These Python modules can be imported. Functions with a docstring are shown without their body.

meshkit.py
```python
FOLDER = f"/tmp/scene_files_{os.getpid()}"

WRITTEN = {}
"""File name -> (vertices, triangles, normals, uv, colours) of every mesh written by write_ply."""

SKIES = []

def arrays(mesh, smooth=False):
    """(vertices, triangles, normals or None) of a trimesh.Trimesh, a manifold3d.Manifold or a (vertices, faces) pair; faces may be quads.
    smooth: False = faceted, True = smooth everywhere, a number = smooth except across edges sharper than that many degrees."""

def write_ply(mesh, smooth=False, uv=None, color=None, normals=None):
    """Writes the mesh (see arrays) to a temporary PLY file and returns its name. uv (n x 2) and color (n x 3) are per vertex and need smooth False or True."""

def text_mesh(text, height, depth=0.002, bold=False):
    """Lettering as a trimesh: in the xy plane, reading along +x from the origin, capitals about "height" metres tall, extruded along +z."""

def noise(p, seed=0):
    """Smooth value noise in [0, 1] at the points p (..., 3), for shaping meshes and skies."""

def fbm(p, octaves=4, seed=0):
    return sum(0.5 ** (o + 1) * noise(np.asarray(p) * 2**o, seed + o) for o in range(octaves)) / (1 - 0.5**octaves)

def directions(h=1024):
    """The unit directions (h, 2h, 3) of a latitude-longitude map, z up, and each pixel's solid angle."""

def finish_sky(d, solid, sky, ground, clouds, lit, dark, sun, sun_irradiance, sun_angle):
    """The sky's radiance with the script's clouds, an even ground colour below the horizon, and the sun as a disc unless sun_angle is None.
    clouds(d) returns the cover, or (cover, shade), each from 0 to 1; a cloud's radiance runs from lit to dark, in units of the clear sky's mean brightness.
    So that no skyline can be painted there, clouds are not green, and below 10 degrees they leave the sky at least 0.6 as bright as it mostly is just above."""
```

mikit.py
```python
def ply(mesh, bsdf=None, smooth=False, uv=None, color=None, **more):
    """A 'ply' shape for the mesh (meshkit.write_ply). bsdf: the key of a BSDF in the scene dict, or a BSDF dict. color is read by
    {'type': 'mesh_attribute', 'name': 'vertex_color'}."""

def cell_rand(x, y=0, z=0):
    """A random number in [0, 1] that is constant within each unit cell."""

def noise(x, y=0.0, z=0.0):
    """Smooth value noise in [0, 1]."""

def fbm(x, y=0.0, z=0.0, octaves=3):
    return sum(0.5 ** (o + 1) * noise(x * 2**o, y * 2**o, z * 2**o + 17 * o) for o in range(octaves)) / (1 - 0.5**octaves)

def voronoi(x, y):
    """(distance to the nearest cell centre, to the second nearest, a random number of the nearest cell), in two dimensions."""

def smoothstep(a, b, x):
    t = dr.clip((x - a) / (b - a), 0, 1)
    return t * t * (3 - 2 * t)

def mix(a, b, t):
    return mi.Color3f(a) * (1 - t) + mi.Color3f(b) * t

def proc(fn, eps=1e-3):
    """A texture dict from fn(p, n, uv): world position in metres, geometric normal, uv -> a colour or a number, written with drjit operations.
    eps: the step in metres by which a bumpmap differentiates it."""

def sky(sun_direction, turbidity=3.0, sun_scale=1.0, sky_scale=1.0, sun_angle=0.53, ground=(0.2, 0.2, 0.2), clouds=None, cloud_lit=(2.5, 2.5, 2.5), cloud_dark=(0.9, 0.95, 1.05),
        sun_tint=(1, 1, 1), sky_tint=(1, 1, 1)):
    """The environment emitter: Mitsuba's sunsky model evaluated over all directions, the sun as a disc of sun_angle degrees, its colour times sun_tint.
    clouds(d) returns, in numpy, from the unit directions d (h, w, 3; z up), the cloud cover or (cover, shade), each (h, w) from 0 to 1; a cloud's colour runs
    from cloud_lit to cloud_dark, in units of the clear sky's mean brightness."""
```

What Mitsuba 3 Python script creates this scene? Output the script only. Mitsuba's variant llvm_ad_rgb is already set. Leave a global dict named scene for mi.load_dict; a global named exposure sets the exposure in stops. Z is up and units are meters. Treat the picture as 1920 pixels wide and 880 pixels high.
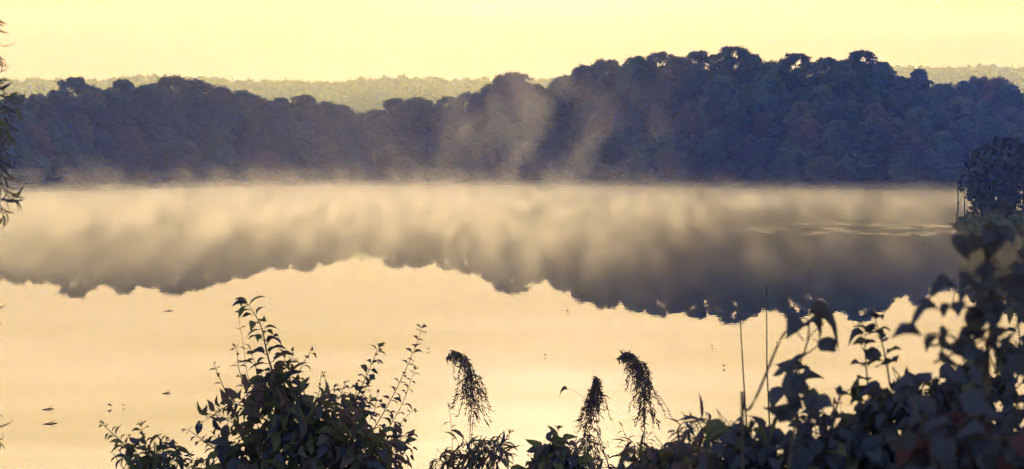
import math, random
import numpy as np, trimesh, drjit as dr, mitsuba as mi, mikit, meshkit
T = mi.ScalarTransform4f
scene, labels = {}, {}
# ------------------------------------------------------------------ camera, sky, exposure
CAM_H, FOCAL, TILT = 3.5, 3583.0, math.atan(127 / 3583.0)        # FOCAL in pixels of a 1920-wide frame
FWD = np.array([0, math.cos(TILT), -math.sin(TILT)]); UP = np.array([0, math.sin(TILT), math.cos(TILT)])
CAM = np.array([0, 0, CAM_H])
scene['camera'] = {'type': 'thinlens', 'fov': math.degrees(2 * math.atan(960 / FOCAL)), 'fov_axis': 'x',
                   'aperture_radius': 0.0042, 'focus_distance': 45.0, 'near_clip': 0.2, 'far_clip': 20000.0,
                   'to_world': T().look_at(origin=CAM.tolist(), target=(CAM + FWD * 10).tolist(), up=[0, 0, 1]),
                   'medium': {'type': 'ref', 'id': 'haze_air'}}
SUN = np.array([0.015, 1.0, math.tan(math.radians(11.0))]); SUN /= np.linalg.norm(SUN)


def cloud_veil(d):
    """A thin dawn veil: a bank of it glows round the low sun, and it thins out to clear blue sky on the far side."""
    ang = np.degrees(np.arccos(np.clip(d @ SUN, -1, 1)))
    az = np.degrees(np.arctan2(d[..., 0], d[..., 1])); el = np.degrees(np.arcsin(np.clip(d[..., 2], -1, 1)))
    cover = 0.08 + 0.9 * (1 - np.clip((ang - 25) / 75, 0, 1)) ** 1.4
    streak = meshkit.fbm(np.stack([az * 0.10 + el * 0.12, el * 1.9, az * 0], -1), 4, seed=5)
    bank = np.exp(-((el - 12.5) / 4.7) ** 2 - (az / 32) ** 2)
    glow = 0.55 * bank * (0.55 + 0.9 * streak) + 0.45 * np.exp(-(ang / 4.4) ** 2)
    shade = 1 - glow - 0.20 * (streak - 0.5) * np.exp(-(ang / 40) ** 2)
    return np.clip(cover, 0, 1), np.clip(shade, 0, 1)


scene['sky'] = mikit.sky(SUN.tolist(), turbidity=2.5, sun_scale=0.0004, sun_angle=10, sky_scale=1.0, sky_tint=(0.75, 0.95, 1.45), ground=(0.06, 0.07, 0.06),
                         clouds=cloud_veil, cloud_lit=(9.0, 7.4, 6.4), cloud_dark=(2.66, 1.82, 0.63))
exposure = 3.88

# ------------------------------------------------------------------ helpers
random.seed(7)
rng = np.random.default_rng(11)


def P(px, py, dist):
    """World point at a distance (along y) seen at that pixel of the 1920 x 880 frame."""
    d = FWD + (px - 960) / FOCAL * np.array([1.0, 0, 0]) - (py - 440) / FOCAL * UP
    return CAM + d * (dist / d[1])


def on_water(px, py, z=0.0):
    d = FWD + (px - 960) / FOCAL * np.array([1.0, 0, 0]) - (py - 440) / FOCAL * UP
    return CAM + d * ((z - CAM_H) / d[2])


taken = {}


def numbered(name):
    n = taken.get(name, -1) + 1
    taken[name] = n
    return name if n == 0 else f'{name}_{n:03d}'


def tag(key, label=None, category=None, group=None, kind=None):
    labels[key] = {k: v for k, v in dict(label=label, category=category, group=group, kind=kind).items() if v}
    return key


def part(parent, name, shape, **tags):
    key = numbered(f'{parent}__{name}')
    scene[key] = shape
    if tags:
        tag(key, **tags)
    return key


def tubes(paths, sides=6):
    """Tapered tubes along polylines [(points, radii)] as one (vertices, faces) pair."""
    vs, fs, at = [], [], 0
    for pts, rad in paths:
        p = np.asarray(pts, float)
        r = np.broadcast_to(np.asarray(rad, float), (len(p),))
        t = np.gradient(p, axis=0)
        t /= np.linalg.norm(t, axis=1, keepdims=True) + 1e-12
        ref = np.where(np.abs(t[:, 2:]) < 0.9, [0, 0, 1.0], [1.0, 0, 0])
        a = np.cross(t, ref); a /= np.linalg.norm(a, axis=1, keepdims=True) + 1e-12
        b = np.cross(t, a)
        ang = np.arange(sides) * 2 * np.pi / sides
        v = p[:, None] + r[:, None, None] * (np.cos(ang)[None, :, None] * a[:, None] + np.sin(ang)[None, :, None] * b[:, None])
        n = len(p)
        i, j = np.meshgrid(np.arange(n - 1), np.arange(sides), indexing='ij')
        q = np.stack([i * sides + j, i * sides + (j + 1) % sides, (i + 1) * sides + (j + 1) % sides, (i + 1) * sides + j], -1).reshape(-1, 4)
        f = np.vstack([q[:, [0, 1, 2]], q[:, [0, 2, 3]]])
        cap = np.array([[0, k, k + 1] for k in range(1, sides - 1)] + [[(n - 1) * sides, (n - 1) * sides + k + 1, (n - 1) * sides + k] for k in range(1, sides - 1)])
        vs.append(v.reshape(-1, 3)); fs.append(np.vstack([f, cap]) + at); at += n * sides
    return np.vstack(vs), np.vstack(fs)


def grid(xs, ys, height):
    X, Y = np.meshgrid(xs, ys)
    V = np.stack([X, Y, height(X, Y)], -1).reshape(-1, 3)
    n, m = len(xs), len(ys)
    i, j = np.meshgrid(np.arange(m - 1), np.arange(n - 1), indexing='ij')
    q = np.stack([i * n + j, i * n + j + 1, (i + 1) * n + j + 1, (i + 1) * n + j], -1).reshape(-1, 4)
    return V, np.vstack([q[:, [0, 1, 2]], q[:, [0, 2, 3]]])


def two_tone(a, b, scale):
    def f(p, n, uv):
        return mikit.mix(a, b, mikit.smoothstep(0.3, 0.7, mikit.fbm(p.x * scale, p.y * scale, p.z * scale, 2)))
    return mikit.proc(f)


def matte(a, b, scale):
    return {'type': 'twosided', 'bsdf': {'type': 'diffuse', 'reflectance': two_tone(a, b, scale)}}


# ------------------------------------------------------------------ materials
scene['soil'] = matte((0.05, 0.045, 0.035), (0.08, 0.08, 0.05), 0.8)
scene['mud'] = matte((0.022, 0.022, 0.022), (0.035, 0.035, 0.03), 1.5)
scene['bark'] = matte((0.05, 0.045, 0.04), (0.09, 0.08, 0.07), 3.0)
TONES = {'twiggy': ((0.025, 0.028, 0.028), (0.035, 0.04, 0.036)), 'dark': ((0.035, 0.055, 0.05), (0.055, 0.075, 0.06)), 'green': ((0.05, 0.075, 0.055), (0.075, 0.10, 0.065)), 'olive': ((0.075, 0.08, 0.05), (0.10, 0.095, 0.055)),
         'brown': ((0.075, 0.065, 0.052), (0.095, 0.075, 0.055)), 'rust': ((0.10, 0.068, 0.048), (0.125, 0.08, 0.052))}
for tone, (a, b) in TONES.items():
    scene['crown_' + tone] = matte(a, b, 0.35)
scene['hill_wood'] = matte((0.03, 0.045, 0.03), (0.06, 0.06, 0.035), 0.008)


def ripples(p, n, uv):
    x, y = p.x, p.y
    calm = mikit.noise(x * 8.0, y * 3.6, 0.0) * 0.00021 + mikit.noise(x * 3.0, y * 1.4, 5.0) * 0.00012 + mikit.noise(x * 0.12, y * 0.22, 3.0) * 0.0004
    rough = mikit.smoothstep(8.0, 16.0, x + 2 * mikit.noise(y * 0.3, x * 0.1)) * mikit.smoothstep(96.0, 102.0, y + 4 * mikit.noise(x * 0.4, 7.0)) * (1 - mikit.smoothstep(114.0, 124.0, y - 5 * mikit.noise(x * 0.3, 3.0)))
    chop = mikit.noise(x * 2.2, y * 2.6, 2.0) * mikit.smoothstep(0.35, 0.8, mikit.noise(x * 0.6, y * 0.6, 9.0)) * 0.026
    return calm + rough * chop


scene['water'] = {'type': 'bumpmap', 'arbitrary': mikit.proc(ripples, eps=0.02), 'scale': 1.0,
                  'bsdf': {'type': 'plastic', 'int_ior': 1.33, 'diffuse_reflectance': {'type': 'rgb', 'value': [0.008, 0.011, 0.012]}}}

# ------------------------------------------------------------------ setting: lake, shores, hills
lake_v = np.array([[-700, -25, 0], [700, -25, 0], [700, 470, 0], [-700, 470, 0.0]])
scene['lake'] = mikit.ply((lake_v, np.array([[0, 1, 2], [0, 2, 3]])), 'water', uv=lake_v[:, :2])
tag('lake', kind='structure')

SHORE_PX = np.array([-500, -200, 0, 200, 400, 640, 850, 1100, 1300, 1500, 1800, 1920, 2200, 2600])
SHORE_PY = np.array([366, 364, 362.5, 358, 352, 346, 346, 349, 352, 355, 357, 358, 359, 360.0])
SHORE = np.array([on_water(a, b)[:2] for a, b in zip(SHORE_PX, SHORE_PY)])


def shore_y(x):
    return np.interp(x, SHORE[:, 0], SHORE[:, 1])


def shore_dist_px(px):
    return float(np.interp(px, SHORE_PX, SHORE[:, 1]))


def far_height(X, Y):
    d = Y - shore_y(X) + 3 * (meshkit.noise(np.stack([X / 9, Y / 9, X * 0], -1), 3) - 0.5)
    return np.where(d < 0, np.maximum(d * 0.25, -1.2), np.minimum(d * 0.18, 1.3) + np.clip(d - 6, 0, 200) * 0.035)


scene['far_shore'] = mikit.ply(grid(np.linspace(-330, 330, 221), np.concatenate([np.linspace(235, 420, 93), np.linspace(430, 700, 28)]), far_height), 'soil', smooth=True)
tag('far_shore', kind='structure')
HILL_PX = np.array([-900, -300, 0, 100, 180, 250, 310, 400, 470, 560, 620, 700, 760, 840, 900, 960, 1030, 1200, 1450, 1680, 1750, 1850, 1920, 2300, 2900])
HILL_PY = np.array([170, 155, 153, 155, 156, 150, 149, 152, 156, 156, 158, 153, 150, 154, 153, 156, 154, 150, 140, 131, 133, 129, 132, 128, 140.0])
HILL_Y = 3300.0


def hill_height(X, Y):
    px = 960 + X / np.maximum(Y, 300) * FOCAL
    crest = (313 - np.interp(px, HILL_PX, HILL_PY)) / FOCAL * HILL_Y + CAM_H - 8
    t = np.clip((Y - 900) / (HILL_Y - 900), 0, 1)
    roll = 16 * (meshkit.fbm(np.stack([X / 420, Y / 420, X * 0], -1), 3, seed=4) - 0.5) * np.clip(t * (1 - t) * 4, 0, 1)
    return 6 + (crest - 6) * (t ** 1.4) + roll - np.clip(Y - HILL_Y, 0, 2000) * 0.05


scene['hills'] = mikit.ply(grid(np.linspace(-1800, 1800, 181), np.linspace(640, 4200, 120), hill_height), 'soil', smooth=True)
tag('hills', kind='structure')


def near_height(X, Y):
    slope = np.interp(Y, [-30, 2, 5, 9, 13, 16], [2.1, 1.9, 1.55, 0.8, 0.0, -0.8])
    return slope + 0.12 * (meshkit.fbm(np.stack([X / 1.3, Y / 1.3, X * 0], -1), 3, seed=2) - 0.5)


scene['near_bank'] = mikit.ply(grid(np.linspace(-25, 25, 126), np.linspace(-20, 16, 91), near_height), 'soil', smooth=True)
tag('near_bank', kind='structure')

# ------------------------------------------------------------------ haze and the mist over the lake
scene['haze_air'] = {'type': 'homogeneous', 'albedo': {'type': 'rgb', 'value': [0.95, 0.95, 0.95]},
                     'sigma_t': {'type': 'rgb', 'value': [1.4e-4, 2.3e-4, 1.05e-3]}, 'phase': {'type': 'hg', 'g': 0.2}}
scene['clear'] = {'type': 'null'}
scene['haze'] = {'type': 'cube', 'to_world': T().translate([0, 2100, 149]).scale([2600, 2400, 152]), 'bsdf': {'type': 'ref', 'id': 'clear'},
                 'interior': {'type': 'ref', 'id': 'haze_air'}}
tag('haze', kind='stuff')

scene['valley_air'] = {'type': 'homogeneous', 'albedo': {'type': 'rgb', 'value': [0.97, 0.97, 0.95]}, 'sigma_t': {'type': 'rgb', 'value': [3.5e-4, 4.0e-4, 1.5e-4]}, 'phase': {'type': 'hg', 'g': 0.75}}
scene['valley_haze'] = {'type': 'cube', 'to_world': T().translate([0, 2030, 140]).scale([2400, 1380, 141]), 'bsdf': {'type': 'ref', 'id': 'clear'},
                        'interior': {'type': 'ref', 'id': 'valley_air'}, 'exterior': {'type': 'ref', 'id': 'haze_air'}}
tag('valley_haze', kind='stuff')
S = lambda a, b, v: (lambda t: t * t * (3 - 2 * t))(np.clip((v - a) / (b - a), 0, 1))


def mist_box(name, bx, by, bz, n, density, fade):
    """Mist in a box: density(X, Y, Z) sampled on a grid of n = (nx, ny, nz), faded out at the sides."""
    Z, Y, X = np.meshgrid(np.linspace(*bz, n[2]), np.linspace(*by, n[1]), np.linspace(*bx, n[0]), indexing='ij')
    m = density(X, Y, Z) * np.clip(np.minimum.reduce([(X - bx[0]) / fade[0], (bx[1] - X) / fade[0]] + ([(by[1] - Y) / fade[1]] if fade[1] else [])), 0, 1)
    place = T().translate([bx[0], by[0], bz[0]]).scale([bx[1] - bx[0], by[1] - by[0], bz[1] - bz[0]])
    scene[name + '_air'] = {'type': 'heterogeneous', 'albedo': {'type': 'rgb', 'value': [0.99, 0.975, 0.925]}, 'scale': 1.0, 'phase': {'type': 'hg', 'g': 0.8},
                            'sigma_t': {'type': 'gridvolume', 'grid': mi.VolumeGrid(m.astype(np.float32)[..., None]), 'filter_type': 'trilinear', 'wrap_mode': 'clamp', 'to_world': place}}
    scene[name] = {'type': 'cube', 'to_world': place @ T().translate([0.5, 0.5, 0.5]).scale(0.5), 'bsdf': {'type': 'ref', 'id': 'clear'},
                   'interior': {'type': 'ref', 'id': name + '_air'}, 'exterior': {'type': 'ref', 'id': 'haze_air'}}
    tag(name, kind='stuff')


def mist_common(X, Y):
    side = X / (0.268 * Y)                                        # the frame's width at that distance is -1 .. 1
    big = meshkit.fbm(np.stack([X[0] / 40, Y[0] / 60, X[0] * 0], -1), 2, seed=41)[None]
    near = np.interp(side, [-0.3, 0.1, 0.5], [0.95, 0.85, 0.42])
    return (near * S(40, 80, Y + 25 * (big - 0.5)) + (1 - near) * S(90, 220, Y)) * np.interp(side, [-1.2, -0.3, 0.3, 1.2], [1.15, 1.0, 0.58, 0.28]), side


def tall_mist(X, Y, Z, amount, side):
    out = 0.00030 * np.interp(side, [-1.1, -0.5, 0.0, 0.2, 0.40, 0.6], [3.2, 2.7, 2.0, 1.2, 0.2, 0.0]) * np.exp(-Z / 16) * S(190, 260, Y)
    col = (np.exp(-((X - 1) / 20) ** 2) + 0.4 * np.exp(-((X + 42) / 22) ** 2) * np.exp(-Z / 5)) * S(170, 260, Y) * (1 - S(345, 395, Y))
    n = meshkit.fbm(np.stack([X / 3.4 + 0.35 * np.sin(Z / 3.1 + X / 9), Y / 40, Z / 9], -1), 4, seed=51)
    return out + 0.0085 * col * np.exp(-Z / 14.0) * np.clip((n - 0.50) * 5, 0, 1) ** 1.5


def wisps(X, Y, Z, amount, side, fine):
    fine = np.interp(Y, [60, 150, 300], [0.8, 1.25, 1.9])
    n2 = meshkit.fbm(np.stack([X / (0.9 * fine) + 0.25 * Z, Y / 14, Z / 2.5], -1), 3, seed=31)
    tall = np.interp(side, [-0.2, 0.5], [1.1, 0.7])
    return 0.038 * amount * np.exp(-Z / tall) * np.clip((n2 - 0.54) * 9, 0, 1.3)


def low_mist(fine):
    def density(X, Y, Z):
        amount, side = mist_common(X, Y)
        f = np.interp(Y, [60, 150, 300], [0.8, 1.25, 1.9])
        n1 = meshkit.fbm(np.stack([X / (0.95 * f) + Y / 30, Y / 9, Z / 1.2], -1), 3, seed=21)
        patch = meshkit.noise(np.stack([X / 9, Y / 20, X * 0], -1), 61)
        m = 0.031 * amount * np.exp(-Z / 0.55) * (0.40 + 0.60 * np.clip(6.5 * (n1 - 0.42 + 0.12 * (patch - 0.5)), 0.03, 2.4))
        return m + wisps(X, Y, Z, amount, side, fine) + tall_mist(X, Y, Z, amount, side)
    return density


def high_mist(X, Y, Z):
    amount, side = mist_common(X, Y)
    return (wisps(X, Y, Z, amount, side, 1.6) + tall_mist(X, Y, Z, amount, side)) * S(0, 6, 26 - Z)


mist_box('mist', (-118.0, 118.0), (36.0, 420.0), (0.04, 1.8), (720, 270, 12), low_mist(1.0), (8, 15))
mist_box('mist_wisps', (-105.0, 58.0), (190.0, 420.0), (1.83, 26.0), (240, 90, 48), high_mist, (10, 15))

# ------------------------------------------------------------------ the wood on the far hills: one mass
ico = trimesh.creation.icosphere(1)
iv, iface = np.array(ico.vertices), np.array(ico.faces)


def hill_forest():
    vs, fs, at = [], [], 0
    r = np.random.default_rng(5)
    spots = []
    for k in range(5200):
        y = 1300 + (HILL_Y + 60 - 1300) * r.random() ** 0.8
        x = (r.random() * 2 - 1) * 0.32 * y
        spots.append((x, y, False))
    for k in range(520):
        y = HILL_Y + r.normal() * 15
        spots.append(((r.random() * 2 - 1) * 0.32 * y, y, r.random() < 0.35))
    for x, y, conifer in spots:
        z = float(hill_height(np.array(x), np.array(y)))
        if conifer:
            h, w = r.uniform(12, 21), r.uniform(2.0, 3.2)
            ang = np.arange(6) * np.pi / 3 + r.random()
            v, f = [], []
            for lv in range(4):
                z0, z1, rr = h * (0.1 + 0.22 * lv), h * min(1.0, 0.42 + 0.22 * lv), w * (1 - 0.22 * lv)
                b = len(v)
                v += [[rr * math.cos(t) * r.uniform(0.7, 1.2), rr * math.sin(t) * r.uniform(0.7, 1.2), z0] for t in ang] + [[0, 0, z1]]
                f += [[b + i, b + (i + 1) % 6, b + 6] for i in range(6)]
            v, f = np.array(v), np.array(f)
        else:
            s = r.uniform(4.8, 8.6)
            v = iv * (1 + 0.22 * r.normal(size=(len(iv), 1)).clip(-1.6, 1.6)) * [s, s, s * r.uniform(0.8, 1.25)] + [0, 0, s * 0.9]
            f = iface
        vs.append(v + [x, y, z - 1]); fs.append(f + at); at += len(v)
    return np.vstack(vs), np.vstack(fs)


scene['hill_forest'] = mikit.ply(hill_forest(), 'hill_wood', smooth=True)
tag('hill_forest', 'pale hazy wood covering the distant hills behind the lake', 'forest', kind='stuff')


# ------------------------------------------------------------------ the wood along the far shore
def crown_mesh(r, w, h, style='full', dense=1.0):
    """A crown w metres wide and h metres high standing on z = 0: leaf clumps on the shells of many limb-end lobes under a domed outline."""
    size, clump, gap, flat = {'full': (0.125, 0.38, 0.22, 0.85), 'airy': (0.11, 0.32, 0.26, 0.8), 'layer': (0.13, 0.34, 0.24, 0.6), 'plain': (0.115, 0.46, 0.20, 0.8)}[style]
    n_lobes = int({'full': 110, 'airy': 115, 'layer': 90, 'plain': 92}[style] * max(0.7, 0.8 * h / w))
    cs, rad = [], []
    for k in range(n_lobes):
        z = ((k + r.random()) / n_lobes) ** 0.66
        prof = np.interp(z, [0, 0.2, 0.5, 0.75, 0.88, 0.96, 1.0], [0.55, 0.82, 0.95, 0.88, 0.70, 0.45, 0.2])
        a, q = k * 2.4 + r.normal() * 0.5, prof * 0.5 * w * math.sqrt(r.uniform(0.15, 1.0))
        s = size * w * r.uniform(0.6, 1.15) * (0.75 if z > 0.8 else 1.0)
        cs.append([q * math.cos(a), q * math.sin(a), z * (h - s * flat)]); rad.append(s)
    cs, rad = np.array(cs), np.array(rad)
    cs[:, :2] += r.normal(size=2) * 0.06 * w
    per = np.maximum(14, (dense * 34 * rad ** 2 / clump ** 1.4)).astype(int)
    which = np.repeat(np.arange(n_lobes), per); n = len(which)
    d = r.normal(size=(n, 3)); d /= np.linalg.norm(d, axis=1, keepdims=True)
    d[:, 2] = np.where(r.random(n) < 0.65, np.abs(d[:, 2]), d[:, 2])
    c = cs[which] + d * (rad[which] * np.where(r.random(n) < 0.07, r.uniform(1.1, 1.5, n), r.uniform(0.5, 1.12, n) ** 0.7))[:, None] * [1, 1, flat]
    keep = meshkit.noise(c / (0.065 * w) + 50, int(r.integers(999))) > gap
    c, d = c[keep], d[keep]; n = len(c)
    nn = d + 0.8 * r.normal(size=(n, 3)); nn /= np.linalg.norm(nn, axis=1, keepdims=True)
    u = np.cross(nn, r.normal(size=(n, 3))); u /= np.linalg.norm(u, axis=1, keepdims=True); t = np.cross(nn, u)
    s = (0.62 * clump * r.uniform(0.45, 1.4, n))[:, None]
    v = np.stack([c - u * s, c - t * s * 0.6 + nn * s * 0.25, c + u * s, c + t * s * 0.6 + nn * s * 0.2], 1).reshape(-1, 3)
    i = np.arange(n)[:, None] * 4
    soft = d * 0.7 + (c - [0, 0, 0.5 * h]) / (0.5 * np.array([w, w, h])) * 0.7 + [0, 0, 0.15] + 0.35 * nn
    soft /= np.linalg.norm(soft, axis=1, keepdims=True)
    return (v, np.vstack([i + [0, 1, 2], i + [0, 2, 3]]), np.repeat(soft, 4, axis=0)), cs


def crown_ply(cm, bsdf, move=(0, 0, 0)):
    """The crown's shape, its clumps shaded softly with the lobes they sit on."""
    path = meshkit.write_ply((cm[0] + np.asarray(move, float), cm[1]), normals=cm[2])
    return {'type': 'ply', 'filename': path, 'face_normals': False, 'bsdf': {'type': 'ref', 'id': bsdf}}


def trunk_mesh(r, cs, below, w, h):
    """Trunk from the ground up into the crown, with limbs out to its lobes."""
    z = np.linspace(-below - 0.4, h * 0.8, 8)
    main = np.stack([0.012 * w * np.cumsum(r.normal(size=8)), 0.012 * w * np.cumsum(r.normal(size=8)), z], -1)
    r0 = 0.016 * (h + below)
    paths = [(main, np.linspace(r0, r0 * 0.25, 8))]
    for c in cs[::2]:
        b = np.array([np.interp(max(c[2] - 0.3 * h, -0.2 * below), z, main[:, k]) for k in range(3)])
        paths.append((np.array([b, (b + c) / 2 + [0, 0, -0.03 * h], c]), [r0 * 0.35, r0 * 0.22, r0 * 0.08]))
    return tubes(paths, 5)


PLAIN = {}
for aspect in (0.9, 1.3, 1.9):
    for k in range(3):
        cm, cs = crown_mesh(rng, 8.0, 8.0 * aspect, 'plain')
        PLAIN[aspect, k] = (crown_ply(cm, 'crown_dark'), mikit.ply(trunk_mesh(rng, cs, 0.6, 8.0, 8.0 * aspect), 'bark', smooth=True))


def tree(name, px, top, dist, width_px, style, tone, label, category='tree', group=None):
    """A tree at the pixel column px whose crown's top stands at the pixel row top, on the ground at that distance."""
    p = P(px, top, dist)
    g = float(far_height(np.array(p[0]), np.array(dist)))
    h, w = p[2] - g, width_px / FOCAL * dist
    key = numbered(name)
    if style == 'plain':
        aspect = min((0.9, 1.3, 1.9), key=lambda a: abs(a - h / w))
        crown, trunk = PLAIN[aspect, int(rng.integers(3))]
        m = T().translate([p[0], dist, g + 0.05 * h]).rotate([0, 0, 1], float(rng.uniform(0, 360))).scale([w / 8, w / 8, 0.95 * h / (8 * aspect)])
    else:
        ch = 0.9 * h
        cm, cs = crown_mesh(rng, w, ch, style)
        crown, trunk = crown_ply(cm, 'crown_dark'), mikit.ply(trunk_mesh(rng, cs, h - ch, w, ch), 'bark', smooth=True)
        m = T().translate([p[0], dist, g + h - ch])
    scene[key + '__trunk'] = {**trunk, 'to_world': m}
    scene[key + '__crown'] = {**crown, 'bsdf': {'type': 'ref', 'id': 'crown_' + tone}, 'to_world': m}
    return tag(key, label, category, group)


# skyline crowns: column, top row, width, metres behind the waterline, kind, tone
SKY = [(-60, 176, 60, 40, 'full', 'dark'), (-10, 180, 55, 40, 'full', 'green'), (35, 176, 50, 38, 'full', 'green'), (75, 176, 46, 36, 'full', 'olive'), (112, 170, 44, 42, 'full', 'dark'),
       (158, 144, 66, 45, 'airy', 'dark'), (205, 164, 46, 38, 'full', 'green'), (228, 148, 42, 48, 'full', 'dark'), (268, 158, 56, 44, 'full', 'green'),
       (322, 143, 74, 50, 'full', 'olive'), (368, 149, 64, 48, 'full', 'brown'), (405, 162, 50, 44, 'airy', 'brown'), (445, 169, 52, 40, 'full', 'green'), (478, 178, 44, 38, 'full', 'olive'),
       (505, 189, 44, 34, 'full', 'green'), (533, 182, 42, 36, 'airy', 'dark'), (568, 177, 52, 38, 'full', 'olive'), (602, 190, 46, 32, 'full', 'green'), (636, 196, 44, 30, 'full', 'brown'),
       (672, 211, 44, 24, 'full', 'green'), (705, 205, 48, 22, 'full', 'dark'), (743, 184, 44, 20, 'layer', 'dark'), (790, 182, 62, 40, 'full', 'green'), (820, 194, 36, 24, 'layer', 'dark'),
       (841, 180, 42, 20, 'layer', 'dark'), (882, 173, 56, 24, 'full', 'dark'), (920, 158, 58, 32, 'full', 'green'), (964, 135, 72, 36, 'airy', 'brown'), (1005, 158, 44, 30, 'full', 'olive'),
       (1050, 141, 62, 34, 'full', 'green'), (1092, 122, 66, 38, 'full', 'dark'), (1143, 111, 76, 40, 'full', 'olive'), (1190, 106, 64, 40, 'full', 'green'), (1232, 96, 70, 44, 'airy', 'dark'),
       (1276, 106, 56, 42, 'full', 'dark'), (1322, 94, 60, 44, 'airy', 'dark'), (1371, 86, 84, 48, 'airy', 'dark'), (1410, 102, 40, 46, 'full', 'dark'), (1446, 115, 50, 40, 'full', 'green'),
       (1498, 98, 66, 44, 'layer', 'dark'), (1545, 108, 58, 42, 'airy', 'dark'), (1582, 113, 44, 40, 'full', 'green'), (1619, 94, 64, 44, 'layer', 'dark'), (1652, 116, 46, 40, 'full', 'dark'),
       (1685, 142, 46, 36, 'full', 'dark'), (1723, 129, 38, 34, 'layer', 'dark'), (1765, 156, 60, 30, 'full', 'green'), (1810, 152, 58, 30, 'full', 'dark'), (1838, 143, 54, 32, 'full', 'brown'),
       (1868, 146, 56, 32, 'full', 'rust'), (1902, 157, 50, 30, 'full', 'dark'), (1945, 165, 60, 30, 'full', 'dark'), (2000, 160, 70, 30, 'full', 'dark')]
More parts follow.
